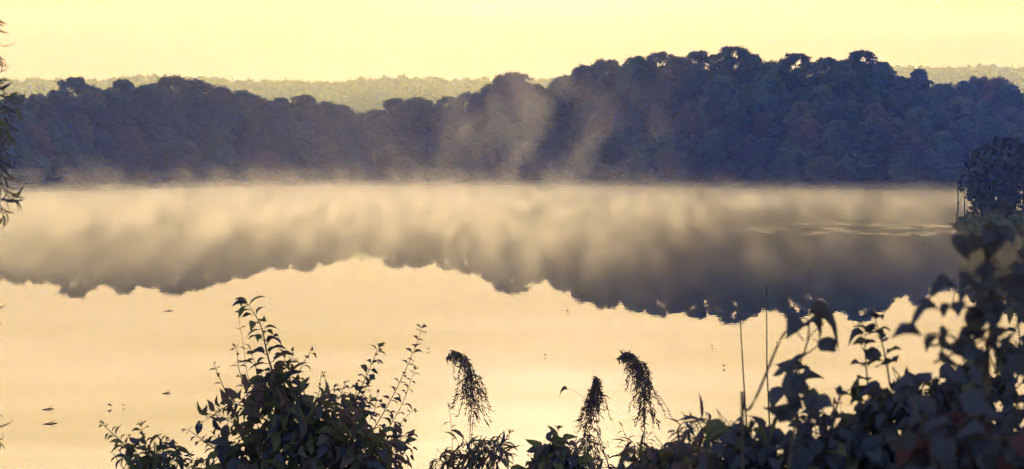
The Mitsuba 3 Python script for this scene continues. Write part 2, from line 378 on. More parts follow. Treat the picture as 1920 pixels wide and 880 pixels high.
SKY_LABELS = """dull green tree cut by the left edge of the far wood, outside the willow twigs
green tree behind the hanging willow twigs at the far left
green low crown just beside the hanging willow twigs
olive crown between the willow twigs and the first dark open crown
dark crown leaning against the first dark open crown of the left wood
dark open-topped crown, first tall one of the left wood, sky showing through
green crown in the first dip after the dark open crown
dark pointed crown standing alone left of the broad olive dome
green rounded crown just left of the broad olive dome
broad olive dome, tallest crown of the left half of the wood
brown shoulder of the broad olive dome on its falling side
brown thin-leaved crown at the foot of the broad dome's slope
green crown right of the brown thin-leaved one, below the hills
olive low crown on the slope running down to the pale valley view
green crown in the notch before the small dark open crown
small dark open crown right of the notch in the left wood
olive rounded crown, last full one before the wood sinks
green crown where the wood's skyline sinks towards the valley view
pale brown crown beside the lowest gap of the skyline
low green crown in the lowest gap, pale hill behind it
low dark dome at the foot of the layered dark tree
dark layered tree like a small cedar, left one of the three over the gap
pale green round crown between the dark layered trees
slim dark layered tree in the middle of the three over the gap
dark layered tree, right one of the three, beside the rising wood
dark dome starting the rise of the wood behind the mist column
green crown leading up to the ragged brown tree
ragged brown tree with bare twigs on top, alone above its neighbours behind the mist
olive crown in the notch right of the ragged brown tree
green crown at the foot of the long rising slope of crowns
dark crown low on the long rising slope of crowns
olive wide crown halfway up the long rising slope
green crown near the top of the long rising slope
dark open crown where the slope first reaches the top, sky flecks in it
dark crown in the saddle before the two tallest open crowns
dark open crown leaning on the tallest crown's near side
widest and tallest dark open crown of the whole wood, bright sky flecks in it
dark narrow crown on the falling side of the tallest crown
green crown in the saddle after the tallest crown
dark clumped crown with notched top, next tall one after the saddle
dark lacy crown between the two clumped ones
green crown tucked against the tall clumped tree with stepped lobes
tall dark clumped tree with stepped lobes, last high one on the skyline
dark crown on the falling side of the tall stepped tree
dark low crown in the drop after the tall stepped tree
dark single knob of a tree standing out against the pale hill
green low crown between the knob tree and the rust crown's wood
dark low crown left of the brown and rust pair
brown domed crown next to the rust-coloured one
rust-coloured crown, reddest on the skyline at the far right
dark crown touching the right edge of the skyline
dark crown cut by the right edge of the view
dark crown beyond the right edge of the view""".splitlines()
assert len(SKY_LABELS) == len(SKY)
SX, SYY = np.array([s[0] for s in SKY]), np.array([s[1] for s in SKY], float)
for i, (px, top, w, back, kind, tone) in enumerate(SKY):
    tree('broadleaf_tree', px, top, shore_dist_px(px) + back, w * 1.6, kind, tone, SKY_LABELS[i], 'tree', 'crowns along the skyline of the far wood')
TONE_WORD = {'dark': 'dark blue-green', 'green': 'dull green', 'olive': 'olive', 'brown': 'brownish', 'rust': 'rust-coloured autumn'}
for row, (back, frac, step) in enumerate([(58, 0.95, 44), (24, 0.84, 50), (15, 0.66, 46), (9, 0.46, 46), (4, 0.27, 44)]):
    px = -70 + rng.uniform(0, 20)
    while px < 2010:
        water = float(np.interp(px, SHORE_PX, SHORE_PY))
        top = water - (water - np.interp(px, SX, SYY) - 8) * (frac + rng.uniform(-0.10, 0.10 if row else 0.03))
        tone = str(rng.choice(['dark', 'green', 'olive', 'brown', 'rust'], p=[0.4, 0.28, 0.16, 0.12, 0.04]))
        where = ['behind the skyline crowns', 'just below the skyline crowns', 'in the upper middle', 'in the lower middle', 'at the water\'s edge'][row] + [', left part', ', misty middle part', ', tall right part'][int(px > 640) + int(px > 1080)]
        label = f'{TONE_WORD[tone]} tree of the wood, {where}'
        tree('wood_tree', px, top, shore_dist_px(px) + back + rng.uniform(-3, 3), step * rng.uniform(1.15, 1.7), 'plain', tone, label, 'tree', f'{TONE_WORD[tone]} trees {where}')
        px += step * rng.uniform(0.75, 1.2)

# ------------------------------------------------------------------ the low headland on the right with its bare saplings and willow bushes
HEAD = on_water(1880, 430)


def head_height(X, Y):
    q = ((X - HEAD[0] - 10) / 11.2) ** 2 + ((Y - HEAD[1] - 7) / 8.0) ** 2
    return 0.75 * (1 - q) + 0.15 * (meshkit.fbm(np.stack([X, Y, X * 0], -1), 2, seed=8) - 0.5)


scene['headland'] = mikit.ply(grid(np.linspace(HEAD[0] - 9, HEAD[0] + 25, 60), np.linspace(HEAD[1] - 4, HEAD[1] + 18, 40), head_height), 'mud', smooth=True)
tag('headland', kind='structure')


def head_ground(x, y):
    return float(head_height(np.array(x), np.array(y)))


def wander(a, b, n, amount, r=rng):
    """A polyline from a to b that wanders sideways by about that much."""
    t = np.linspace(0, 1, n)[:, None]
    w = np.cumsum(r.normal(size=(n, 3)), 0) * amount / math.sqrt(n)
    return np.asarray(a) * (1 - t) + np.asarray(b) * t + (w - w[0]) * (1 - t) * np.sqrt(t) * 2


def bare_sapling(px, top, dist, lean, twigs, label):
    key = numbered('bare_sapling')
    p = P(px + lean, top, dist)
    x0 = P(px, top, dist)[0]
    base = np.array([x0, dist, head_ground(x0, dist) - 0.15])
    main = wander(base, p, 12, 0.12)
    part(key, 'trunk', mikit.ply(tubes([(main, np.linspace(0.055, 0.014, 12))], 6), 'bark', smooth=True))
    for k in range(twigs):
        t = rng.uniform(0.12, 0.9)
        b = np.array([np.interp(t, np.linspace(0, 1, 12), main[:, i]) for i in range(3)])
        L = rng.uniform(0.35, 1.1) * (1.1 - t * 0.6)
        e = b + np.array([rng.choice([-1, 1]) * rng.uniform(0.3, 0.7), rng.uniform(-0.4, 0.4), rng.uniform(0.5, 0.9)]) * L
        part(key, 'twig', mikit.ply(tubes([(wander(b, e, 5, 0.06), np.linspace(0.018, 0.006, 5))], 4), 'bark', smooth=True))
    tag(key, label, 'bare tree')


bare_sapling(1797, 282, 108, -9, 6, 'tall thin leafless sapling at the tip of the headland')
bare_sapling(1814, 345, 109, -6, 6, 'short leafless sapling with forked twigs beside the tall thin one')
bare_sapling(1770, 398, 108.5, -10, 4, 'low twiggy leafless stem at the waterline of the headland') if False else None


def willow_bush(px, top, dist, w, label, tone):
    key = numbered('willow_bush')
    p = P(px, top, dist)
    g = head_ground(p[0], dist)
    h = p[2] - g
    r = np.random.default_rng(int(px))
    cm, cs = crown_mesh(r, w * 1.15, h * 0.9, 'airy', 0.03)
    paths = []
    for c in cs[::2]:
        e = c + [p[0], dist, g + h * 0.1]
        b = np.array([p[0] + r.normal() * 0.35, dist + r.normal() * 0.3, g - 0.1])
        q = wander(b, e, 7, 0.25, r); q[1:-1, 2] -= 0.12 * h * np.sin(np.linspace(0, np.pi, 7))[1:-1]
        paths.append((q, np.linspace(0.05, 0.012, 7)))
    fine = []
    for c in cs[1::2]:
        e = c + [p[0], dist, g + h * 0.1]
        out = (c - [0, 0, 0.2 * h]) / np.linalg.norm(c - [0, 0, 0.2 * h])
        for _ in range(3):
            fine.append((wander(e - out * 0.5, e + out * r.uniform(0.15, 0.6) + r.normal(size=3) * 0.22, 5, 0.1, r), np.linspace(0.016, 0.007, 5)))
    part(key, 'twigs', mikit.ply(tubes(fine, 4), 'bark', smooth=True), kind='stuff')
    for k in range(0, len(paths), 4):
        part(key, 'stem', mikit.ply(tubes(paths[k:k + 4], 5), 'bark', smooth=True))
    part(key, 'crown', crown_ply(cm, 'crown_' + tone, [p[0], dist, g + h * 0.1]))
    tag(key, label, 'bush')


willow_bush(1858, 300, 111, 3.2, 'dark twiggy bush on the headland nearest the bare saplings', 'twiggy')
willow_bush(1905, 255, 113, 4.4, 'taller dark bush on the headland cut by the right edge', 'twiggy')
willow_bush(1975, 250, 114, 5.0, 'dark bush on the headland beyond the right edge', 'twiggy')
for k, (px, top, w, label) in enumerate([(1822, 408, 1.9, 'low dark shrub at the foot of the bare saplings'), (1868, 398, 2.6, 'low dark shrub under the twiggy headland bush'), (1915, 400, 2.6, 'low dark shrub on the headland at the right edge')]):
    p = P(px, top, 107.5 + 0.6 * k); g = head_ground(p[0], p[1])
    key = numbered('low_shrub')
    cm, cs = crown_mesh(rng, w, p[2] - g + 0.2, 'plain', 1.6)
    part(key, 'foliage', crown_ply(cm, 'crown_dark', [p[0], p[1], g - 0.2]))
    part(key, 'stem', mikit.ply(tubes([(np.array([[p[0], p[1], g - 0.2], [p[0] + 0.05, p[1], p[2] - 0.2]]), [0.03, 0.01])], 5), 'bark'))
    tag(key, label, 'bush')

# ------------------------------------------------------------------ plants on the near bank
def leaf_bsdf(color, trans=0.6, rough=0.42):
    return {'type': 'principledthin', 'base_color': {'type': 'rgb', 'value': color}, 'roughness': rough, 'diff_trans': trans, 'spec_trans': 0.0, 'eta': 1.4}


LEAF_TONES = {'green': (0.085, 0.09, 0.055), 'deep': (0.054, 0.056, 0.078), 'olive': (0.10, 0.10, 0.05), 'purple': (0.105, 0.072, 0.07), 'red': (0.075, 0.036, 0.042), 'straw': (0.14, 0.11, 0.075)}
for k, c in LEAF_TONES.items():
    scene['leaf_' + k] = leaf_bsdf(list(c))
scene['twig'] = {'type': 'twosided', 'bsdf': {'type': 'diffuse', 'reflectance': two_tone((0.07, 0.05, 0.045), (0.11, 0.075, 0.06), 30.0)}}
scene['reed_stem'] = {'type': 'twosided', 'bsdf': {'type': 'diffuse', 'reflectance': two_tone((0.14, 0.12, 0.07), (0.18, 0.15, 0.09), 30.0)}}
SHAPES_OF = {'ovate': ([0, 0.08, 0.22, 0.42, 0.62, 0.80, 0.92, 1], [0, 0.20, 0.34, 0.40, 0.36, 0.23, 0.10, 0]), 'round': ([0, 0.06, 0.2, 0.42, 0.65, 0.84, 0.95, 1], [0, 0.24, 0.40, 0.46, 0.44, 0.30, 0.13, 0]),
             'elliptic': ([0, 0.12, 0.32, 0.52, 0.72, 0.88, 1], [0, 0.11, 0.19, 0.22, 0.18, 0.09, 0]), 'lance': ([0, 0.15, 0.4, 0.65, 0.85, 1], [0, 0.065, 0.10, 0.085, 0.04, 0])}


def leaf_mesh(kind, r):
    """A leaf one unit long from its petiole's foot at the origin, along +x, upper side +z: folded along the midrib, drooping, with a wavy edge."""
    t, w = (np.array(q, float) for q in SHAPES_OF[kind])
    fold, droop, twist = r.uniform(0.15, 1.0), r.uniform(0.1, 1.0) + (0.7 if r.random() < 0.3 else 0), r.normal() * 0.45
    pet = 0.16 if kind != 'lance' else 0.06
    x = pet + (1 - pet) * t
    z = -droop * 0.5 * (t ** 2) + 0.05 * np.sin(np.pi * t)
    mid = np.stack([x - 0.12 * droop * t ** 3, 0.06 * np.sin(3 * t + r.uniform(0, 6)) * t, z], -1)
    V, F = [mid[0]], []
    wob = lambda: 1 + r.normal() * (0.09 if kind in ('ovate', 'round') else 0.03)
    for i in range(1, len(t) - 1):
        a = twist * t[i]
        for s in (-1, 0, 1):
            off = np.array([-0.03 * abs(s) if kind != 'lance' else 0, s * w[i] * math.cos(fold) * wob(), abs(s) * w[i] * math.sin(fold) * wob() * 0.9])
            off[1:] = off[1] * math.cos(a) - off[2] * math.sin(a), off[1] * math.sin(a) + off[2] * math.cos(a)
            V.append(mid[i] + off)
    V.append(mid[-1]); n = len(V) - 1
    F += [[0, 2, 1], [0, 3, 2]]
    for i in range(len(t) - 3):
        b = 1 + 3 * i
        F += [[b, b + 1, b + 4], [b, b + 4, b + 3], [b + 1, b + 2, b + 5], [b + 1, b + 5, b + 4]]
    F += [[n - 3, n - 2, n], [n - 2, n - 1, n]]
    b = len(V)
    q = 0.014
    V += [[0, 0, q], [0, q, -q], [0, -q, -q], mid[0] + [0.03, 0, q], mid[0] + [0.03, q, -q], mid[0] + [0.03, -q, -q]]
    F += [[b + i, b + (i + 1) % 3, b + 3 + (i + 1) % 3] for i in range(3)] + [[b + i, b + 3 + (i + 1) % 3, b + 3 + i] for i in range(3)]
    return np.array(V, float), np.array(F)


LEAVES, LEAF_PLY = {}, {}
lr = np.random.default_rng(77)
for kind in SHAPES_OF:
    for k in range(7):
        LEAVES[kind, k] = leaf_mesh(kind, lr)
        base = mikit.ply(LEAVES[kind, k], 'leaf_green', smooth=True)
        for tone in LEAF_TONES:
            LEAF_PLY[kind, k, tone] = {**base, 'bsdf': {'type': 'ref', 'id': 'leaf_' + tone}}


def frame(direction, up, origin, length):
    """4 x 4 matrix that puts a unit leaf at the origin point along a direction, its upper side towards up."""
    x = np.asarray(direction, float); x /= np.linalg.norm(x)
    y = np.cross(up, x); y /= np.linalg.norm(y) + 1e-9
    m = np.eye(4)
    m[:3, 0], m[:3, 1], m[:3, 2], m[:3, 3] = x * length, y * length, np.cross(x, y) * length, origin
    return m


class Plant:
    """Collects the stems and leaves of one plant on the near bank, then writes them as its parts."""

    def __init__(self, name, label, category, seed, leaf='ovate', tones=('green',), stem='twig'):
        self.key = tag(numbered(name), label, category)
        self.r, self.leaf, self.tones, self.stem, self.leaves = np.random.default_rng(seed), leaf, tones, stem, []

    def ground(self, px, dist):
        x = P(px, 880, dist)[0]
        return np.array([x, dist, float(near_height(np.array(x), np.array(dist))) - 0.05])

    def branch(self, pts, r0, r1, name='branch', n=None):
        p = np.asarray(pts, float)
        t = np.linspace(0, 1, len(p)); n = n or max(6, 3 * len(p)); u = np.linspace(0, 1, n)
        if len(p) > 3:
            from scipy.interpolate import CubicSpline
            q = CubicSpline(t, p)(u)
        else:
            q = np.stack([np.interp(u, t, p[:, i]) for i in range(3)], -1)
        part(self.key, name, mikit.ply(tubes([(q, np.linspace(r0, r1, n))], 6), self.stem, smooth=True))
        return q

    def add(self, origin, direction, length, kind=None, up=(0, 0, 1), tone=None):
        k = kind or self.leaf
        self.leaves.append((frame(direction, np.asarray(up, float) + self.r.normal(size=3) * 0.35, origin, length), k, int(self.r.integers(7)), tone or str(self.r.choice(self.tones))))

    def shoot(self, pixels, dist, leaf_px, step_px, opposite=True, start=0.0, r0=0.004, r1=0.0012, rise=0.5, spread=1.0, leaf_end=0.55, kind=None, jitter=0.05, tone=None, tuft=True):
        """A leafy shoot through pixels (of 1920 x 880) at a distance (a number or one per point), its first pixel lowest."""
        r = self.r
        ds = np.broadcast_to(np.asarray(dist, float), (len(pixels),))
        q = self.branch([P(a, b, d) + [0, 0, 0] for (a, b), d in zip(pixels, ds)], r0, r1, 'shoot', n=4 * len(pixels) + 4)
        seg = np.concatenate([[0], np.cumsum(np.linalg.norm(np.diff(q, axis=0), axis=1))])
        scale = float(ds.mean()) / FOCAL
        s, turn = start * seg[-1], r.uniform(0, 6.28)
        while s < seg[-1]:
            o = np.array([np.interp(s, seg, q[:, i]) for i in range(3)])
            i = min(np.searchsorted(seg, s), len(q) - 1); ax = q[i] - q[i - 1]; ax /= np.linalg.norm(ax) + 1e-9
            L = leaf_px * scale * (1 - (1 - leaf_end) * s / seg[-1]) * r.uniform(0.75, 1.25)
            side = np.cross(ax, [math.cos(turn), math.sin(turn), 0.3]); side /= np.linalg.norm(side)
            for sg in ((1, -1) if opposite else (1,)):
                if r.random() < 0.93:
                    self.add(o, sg * side * spread + ax * rise + [0, 0, r.normal() * 0.25], L * r.uniform(0.85, 1.1), kind, up=ax + np.array([0, 0, 0.6]), tone=tone)
            turn += (1.57 + r.normal() * 0.3) if opposite else 2.4
            s += step_px * scale * r.uniform(0.7, 1.3) * (1 - 0.45 * s / seg[-1])
        if tuft:
            for k in range(3):
                self.add(q[-1], ax + 0.6 * r.normal(size=3), leaf_px * scale * leaf_end * 0.8, kind, tone=tone)
        return q

    def mass(self, blobs, leaf_px, root=None, tone=None, kind=None, droop=0.35):
        """Leaves through the volume of blobs (px, py, rx, ry, dist, depth in metres, count), with a branch from the root to each."""
        r = self.r
        for (px, py, rx, ry, dist, depth, count) in blobs:
            c = P(px, py, dist); scale = dist / FOCAL
            if root is not None:
                q = wander(root, c, 8, 0.10, r)
                self.branch(q, 0.010, 0.003)
            for j in range(count):
                u = r.normal(size=3); u /= np.linalg.norm(u); u *= r.random() ** 0.45
                o = c + u * [rx * scale, depth, ry * scale]
                d = u * [1, 1, 0.6] * 0.7 + r.normal(size=3) * 0.6 + [0, 0, -droop]
                self.add(o, d, leaf_px * scale * r.uniform(0.45, 1.3), kind, up=[r.normal() * 0.5, -0.4 + r.normal() * 0.4, 1], tone=tone)
                if r.random() < 0.16:
                    part_end = o - d / np.linalg.norm(d) * 0.06
                    self.twigs = getattr(self, 'twigs', []) + [(np.array([part_end - u * 0.10 - [0, 0, 0.05], part_end, o]), [0.0022, 0.0016, 0.001])]

    def done(self, most=290):
        if getattr(self, 'twigs', None):
            part(self.key, 'twigs', mikit.ply(tubes(self.twigs, 4), self.stem, smooth=True), kind='stuff')

        def seen(x):                                              # how large a leaf shows from the camera: big, near, in the frame
            o = x[0][:3, 3] - CAM
            px, py = 960 + FOCAL * o[0] / (o @ FWD), 440 - FOCAL * (o @ UP) / (o @ FWD)
            inside = -20 < px < 1940 and py < 890
            return (np.linalg.norm(x[0][:3, 0]) / o[1]) * (1 if inside else 0.001) * (1 + 0.8 * (o[1] < np.median([y[0][1, 3] for y in self.leaves[:400]])))
        order = sorted(self.leaves, key=seen, reverse=True) if len(self.leaves) > most else self.leaves
        for m, kind, k, tone in order[:most]:
            part(self.key, 'leaf', {**LEAF_PLY[kind, k, tone], 'to_world': T(m)})
        rest, by = order[most:], {}
        for m, kind, k, tone in rest:
            by.setdefault(tone, []).append((LEAVES[kind, k][0] @ m[:3, :3].T + m[:3, 3], LEAVES[kind, k][1]))
        for tone, parts in by.items():
            at = np.cumsum([0] + [len(v) for v, _ in parts])
            part(self.key, 'foliage', mikit.ply((np.vstack([v for v, _ in parts]), np.vstack([f + a for (_, f), a in zip(parts, at)])), 'leaf_' + tone, smooth=True), kind='stuff')


# the big shrub left of the middle
p = Plant('tall_shrub', 'large dark leafy shrub left of the middle, one tall leaning shoot on top', 'shrub', 101, 'elliptic', ('deep', 'green', 'purple', 'olive'))
root = p.ground(560, 9.2)
p.mass([(520, 725, 42, 30, 9.0, 0.12, 60), (545, 775, 70, 45, 9.0, 0.2, 150), (600, 810, 85, 50, 9.1, 0.22, 190), (520, 840, 110, 50, 9.0, 0.22, 260), (660, 850, 85, 50, 9.1, 0.2, 220), (440, 870, 60, 35, 9.1, 0.15, 70),
        (560, 940, 190, 60, 9.2, 0.3, 260), (690, 960, 110, 80, 9.2, 0.3, 160), (420, 960, 90, 70, 9.2, 0.25, 110)], 44, root)
p.shoot([(520, 740), (512, 700), (500, 660), (492, 620), (478, 590), (466, 572)], 8.9, 54, 19, r0=0.006, rise=0.2, leaf_end=0.75)
p.shoot([(545, 720), (540, 690), (532, 668)], 9.0, 42, 15, leaf_end=0.6)
p.shoot([(470, 830), (468, 760), (450, 700), (446, 670), (442, 652)], 9.1, 26, 26, r0=0.003, rise=0.5)
p.shoot([(450, 800), (425, 740), (410, 705), (402, 685)], 9.1, 26, 24, r0=0.003, rise=0.5)
p.shoot([(470, 720), (462, 690), (455, 640), (448, 600), (452, 576)], 9.2, 20, 36, r0=0.0016, r1=0.0006, rise=0.4, leaf_end=0.8)
p.shoot([(500, 790), (450, 760), (420, 765), (395, 782), (380, 790)], 8.9, 40, 17, leaf_end=0.9, rise=0.2)
p.shoot([(520, 740), (480, 730), (450, 755), (428, 790)], 8.8, 52, 20, leaf_end=1.0, rise=0.15, tone='purple')
p.shoot([(440, 880), (430, 850), (415, 830), (402, 818)], 9.0, 34, 18)
p.shoot([(440, 860), (400, 840), (370, 818), (350, 806)], 9.0, 26, 22, rise=0.3)
p.shoot([(580, 780), (596, 745), (600, 720), (603, 700)], 9.1, 24, 24, r0=0.0025)
for a, b, c, d in ((482, 705, -12, -46), (560, 700, 22, -40), (620, 765, 26, -44), (650, 790, 18, -60), (455, 800, -44, -22), (430, 850, -40, -18), (590, 760, 34, -30), (500, 760, -66, -8), (545, 705, 4, -44), (680, 800, 14, -50)):
    p.shoot([(a, b), (a + 0.55 * c + p.r.normal() * 4, b + 0.5 * d), (a + c, b + d)], 8.95, p.r.uniform(26, 42), p.r.uniform(13, 20), bool(p.r.random() < 0.7), r0=0.0028, rise=p.r.uniform(0.2, 0.6))
p.shoot([(570, 740), (590, 745), (608, 750)], 8.7, 44, 16, rise=0.2, leaf_end=0.9)
p.done()

p = Plant('wand_shrub', 'thin shrub with small paired leaves on long slanting shoots, right of the large shrub', 'shrub', 102, 'elliptic', ('deep', 'purple', 'green'))
root = p.ground(700, 9.8)
p.mass([(665, 770, 32, 40, 9.6, 0.1, 60), (735, 850, 45, 50, 9.6, 0.12, 90), (690, 950, 70, 70, 9.7, 0.2, 60)], 30, root)
p.shoot([(655, 800), (668, 750), (685, 710), (700, 675), (712, 652)], 9.6, 36, 13, r0=0.004, rise=0.3)
p.shoot([(640, 820), (660, 775), (680, 740), (690, 720)], 9.7, 34, 14, rise=0.3)
p.shoot([(690, 820), (730, 755), (755, 705), (775, 660), (790, 618)], 9.6, 26, 22, r0=0.0032, rise=0.35, leaf_end=0.75)
p.shoot([(715, 820), (748, 770), (765, 730), (778, 695)], 9.7, 26, 20, r0=0.0025, rise=0.35)
p.shoot([(725, 880), (738, 830), (752, 795), (775, 770)], 9.6, 22, 22, r0=0.002, rise=0.3)
p.shoot([(700, 780), (705, 755), (708, 738)], 9.7, 24, 20, r0=0.002)
p.done()

p = Plant('low_shrub', 'low sprawling leafy shrub near the bottom left corner', 'shrub', 103, 'elliptic', ('deep', 'green', 'olive'))
root = p.ground(280, 8.8)
p.mass([(290, 855, 42, 30, 8.6, 0.1, 80), (250, 850, 32, 22, 8.6, 0.08, 26), (340, 880, 60, 24, 8.6, 0.12, 60), (290, 950, 100, 70, 8.7, 0.25, 170)], 32, root)
p.shoot([(255, 860), (235, 835), (213, 815), (196, 798)], 8.6, 30, 20, leaf_end=0.65, rise=0.3)
p.shoot([(275, 860), (272, 835), (267, 815), (265, 800)], 8.6, 26, 18, leaf_end=0.7)
p.shoot([(290, 860), (300, 835), (305, 830), (310, 828)], 8.6, 26, 16, leaf_end=0.7)
p.shoot([(330, 880), (335, 868), (350, 862), (385, 870)], 8.7, 22, 18, leaf_end=0.7)
p.done()

# weeds in the middle, below the reeds
p = Plant('willowherb', 'thin seeding weed with narrow drooping leaves under the first reed plume', 'weed', 104, 'lance', ('purple', 'straw', 'deep'))
root = p.ground(880, 10.4)
p.mass([(890, 850, 55, 30, 10.0, 0.15, 130), (930, 850, 22, 28, 9.8, 0.08, 50), (830, 868, 22, 16, 10.1, 0.08, 26), (885, 940, 80, 60, 10.2, 0.25, 120)], 36, root)
p.shoot([(845, 880), (848, 830), (846, 795), (842, 765)], 10.1, 30, 22, False, r0=0.002, rise=0.2, kind='lance')
p.shoot([(880, 880), (884, 830), (886, 800), (888, 785)], 10.0, 34, 20, r0=0.002, rise=0.2, kind='lance')
p.shoot([(930, 880), (938, 850), (945, 830), (955, 815)], 9.8, 40, 13, False, rise=0.6, kind='lance')
p.done()
p = Plant('small_shrub', 'small dark shrub between the willowherb and the short reed, cut by the bottom edge', 'shrub', 105, 'ovate', ('deep', 'olive', 'purple'))
root = p.ground(1040, 9.4)
p.mass([(1040, 855, 34, 30, 9.0, 0.12, 100), (1075, 872, 30, 20, 9.0, 0.1, 50), (1010, 880, 24, 16, 9.0, 0.1, 30), (1045, 950, 90, 70, 9.1, 0.25, 150)], 32, root)
p.shoot([(1035, 860), (1040, 835), (1047, 808)], 9.0, 30, 13, rise=0.6)
p.shoot([(1060, 870), (1080, 845), (1100, 832)], 9.1, 26, 15, kind='lance', rise=0.5)
p.done()
p = Plant('bottom_shrub', 'dark round-leaved shrub along the bottom edge under the tall nodding reed', 'shrub', 106, 'ovate', ('deep', 'green', 'purple'))
root = p.ground(1240, 6.6)
p.mass([(1200, 868, 36, 14, 6.2, 0.12, 60), (1260, 860, 60, 22, 6.2, 0.15, 120), (1320, 868, 55, 22, 6.1, 0.15, 90), (1250, 950, 120, 70, 6.3, 0.25, 190)], 30, root)
p.done()
p = Plant('twig_weed', 'thin-stemmed weed with narrow arching leaves left of the broad-leaved shrub', 'weed', 107, 'lance', ('purple', 'deep'))
root = p.ground(1310, 7.2)
p.mass([(1310, 815, 48, 34, 6.9, 0.12, 70), (1330, 850, 44, 22, 6.9, 0.12, 50)], 44, root)
for a in ([(1300, 880), (1295, 840), (1285, 815), (1268, 808)], [(1320, 880), (1318, 830), (1306, 800), (1300, 786)], [(1335, 880), (1342, 820), (1335, 795), (1325, 785)]):
    p.shoot(a, 6.9, 46, 20, False, r0=0.0025, rise=0.4)
p.done()

p = Plant('willowherb', 'thin narrow-leaved weed around the feet of the short reed and the tall one', 'weed', 109, 'lance', ('purple', 'straw', 'deep'))
root = p.ground(1150, 10.4)
p.mass([(1110, 870, 36, 26, 10.0, 0.12, 60), (1190, 850, 30, 24, 10.0, 0.12, 40), (1150, 940, 90, 50, 10.2, 0.2, 70)], 34, root)
for a in ([(1098, 880), (1102, 840), (1094, 805), (1088, 790)], [(1120, 880), (1128, 850), (1138, 832)], [(1185, 880), (1178, 830), (1166, 800)], [(1205, 880), (1210, 845), (1216, 815)], [(1225, 880), (1236, 850), (1244, 836)]):
    p.shoot(a, 10.0, 32, 15, bool(p.r.random() < 0.5), r0=0.002, rise=0.3, kind='lance')
p.done()

# reeds: a stem, blades and a nodding plume each
def reed(axis, dist, skirt, n, seed, label, blades=2, foot=None):
    """axis: pixels from the stem below the plume up over its nodding tip; skirt: branchlet length in pixels along the axis."""
    r = np.random.default_rng(seed)
    key = tag(numbered('reed'), label, 'reed')
    q = np.array([P(a, b, dist) for a, b in axis])
    from scipy.interpolate import CubicSpline
    q = CubicSpline(np.linspace(0, 1, len(q)), q)(np.linspace(0, 1, 28))
    x = P(foot or axis[0][0] - 8, 880, dist + 0.2)[0]
    base = np.array([x, dist + 0.2, float(near_height(np.array(x), np.array(dist + 0.2))) - 0.1])
    part(key, 'stem', mikit.ply(tubes([(np.vstack([wander(base, q[0], 8, 0.02, r)[:-1], q[:3]]), np.linspace(0.0045, 0.0024, 10))], 6), 'reed_stem', smooth=True))
    sc = dist / FOCAL
    paths, lv, lf, at = [(q, np.linspace(0.0026, 0.0012, 28))], [], [], 0
    for k in range(n):
        t = r.uniform(0.04, 0.97)
        b = np.array([np.interp(t, np.linspace(0, 1, 28), q[:, i]) for i in range(3)])
        L = float(np.interp(t, *skirt)) * sc * r.uniform(0.5, 1.2)
        a = r.uniform(0, 6.28)
        out = np.array([math.cos(a), math.sin(a), 0.0]) * r.uniform(0.08, 0.95) * (0.3 + 0.9 * (1 - t) ** 1.3)
        pts = np.array([b + L * (out * u ** 0.7 + np.array([0, 0, 0.12 * math.sin(3.1 * u) - 0.85 * u ** 1.5])) for u in np.linspace(0, 1, 6)])
        paths.append((pts, np.linspace(0.0018, 0.0009, 6)))
        for u in np.arange(0.15, 1.0, 0.011 / max(L, 0.03)):
            o = np.array([np.interp(u, np.linspace(0, 1, 6), pts[:, i]) for i in range(3)])
            m = frame(pts[-1] - pts[0] + r.normal(size=3) * 0.45 * L, r.normal(size=3), o, r.uniform(0.018, 0.040))
            v, f = LEAVES['lance', int(r.integers(7))]
            v = v * [1, 1.7, 1.7]
            lv.append(v @ m[:3, :3].T + m[:3, 3]); lf.append(f + at); at += len(v)
    part(key, 'plume', mikit.ply((np.vstack([tubes(paths, 4)[0], np.vstack(lv)]), np.vstack([tubes(paths, 4)[1], np.vstack(lf) + len(tubes(paths, 4)[0])])), 'leaf_purple'))
    for k in range(blades):
        t = r.uniform(0.45, 0.85); b = base * (1 - t) + q[0] * t
        a = r.choice([0, 3.14]) + r.normal() * 0.5
        pts = np.array([b + 0.42 * np.array([math.cos(a) * u, math.sin(a) * u, 0.9 * u - 1.0 * u ** 2]) for u in np.linspace(0, 1, 9)])
        w = 0.007 * np.sin(np.pi * np.linspace(0.12, 1, 9) ** 0.8) + 0.0006
        side = np.array([-math.sin(a), math.cos(a), 0.15])
        v = np.stack([pts - side * w[:, None], pts - [0, 0, 0.002], pts + side * w[:, None]], 1).reshape(-1, 3)
        f = np.array([[3 * i + j, 3 * i + j + 1, 3 * i + j + 4, 3 * i + j + 3] for i in range(8) for j in range(2)])
        part(key, 'blade', mikit.ply((v, f), 'leaf_straw', smooth=True))


reed([(882, 790), (885, 750), (884, 715), (879, 688), (868, 669), (854, 658), (844, 662), (839, 673)], 12.0, ([0, 0.15, 0.4, 0.55, 0.7, 0.85, 1], [22, 40, 62, 50, 26, 9, 5]), 95, 201,
     'nodding reed whose plume hooks over to the left, first of the three plumes')
reed([(1208, 800), (1210, 760), (1208, 720), (1203, 690), (1193, 672), (1179, 661), (1167, 664), (1160, 674)], 11.5, ([0, 0.2, 0.4, 0.55, 0.7, 0.85, 1], [34, 46, 60, 54, 32, 11, 5]), 125, 202,
     'tall nodding reed with the longest hanging plume, near the bare stalks')
reed([(1104, 850), (1106, 800), (1110, 760), (1114, 730), (1117, 712), (1119, 706)], 11.0, ([0, 0.2, 0.35, 0.5, 0.65, 0.8, 1], [44, 54, 40, 56, 60, 34, 10]), 110, 203,
     'short upright reed with a tent-shaped plume, middle of the three plumes')
p = Plant('dry_leaf_stem', 'single withered leaf on a hair-thin stem left of the short reed', 'weed', 108, 'ovate', ('purple',))
g = p.ground(1100, 10.6)
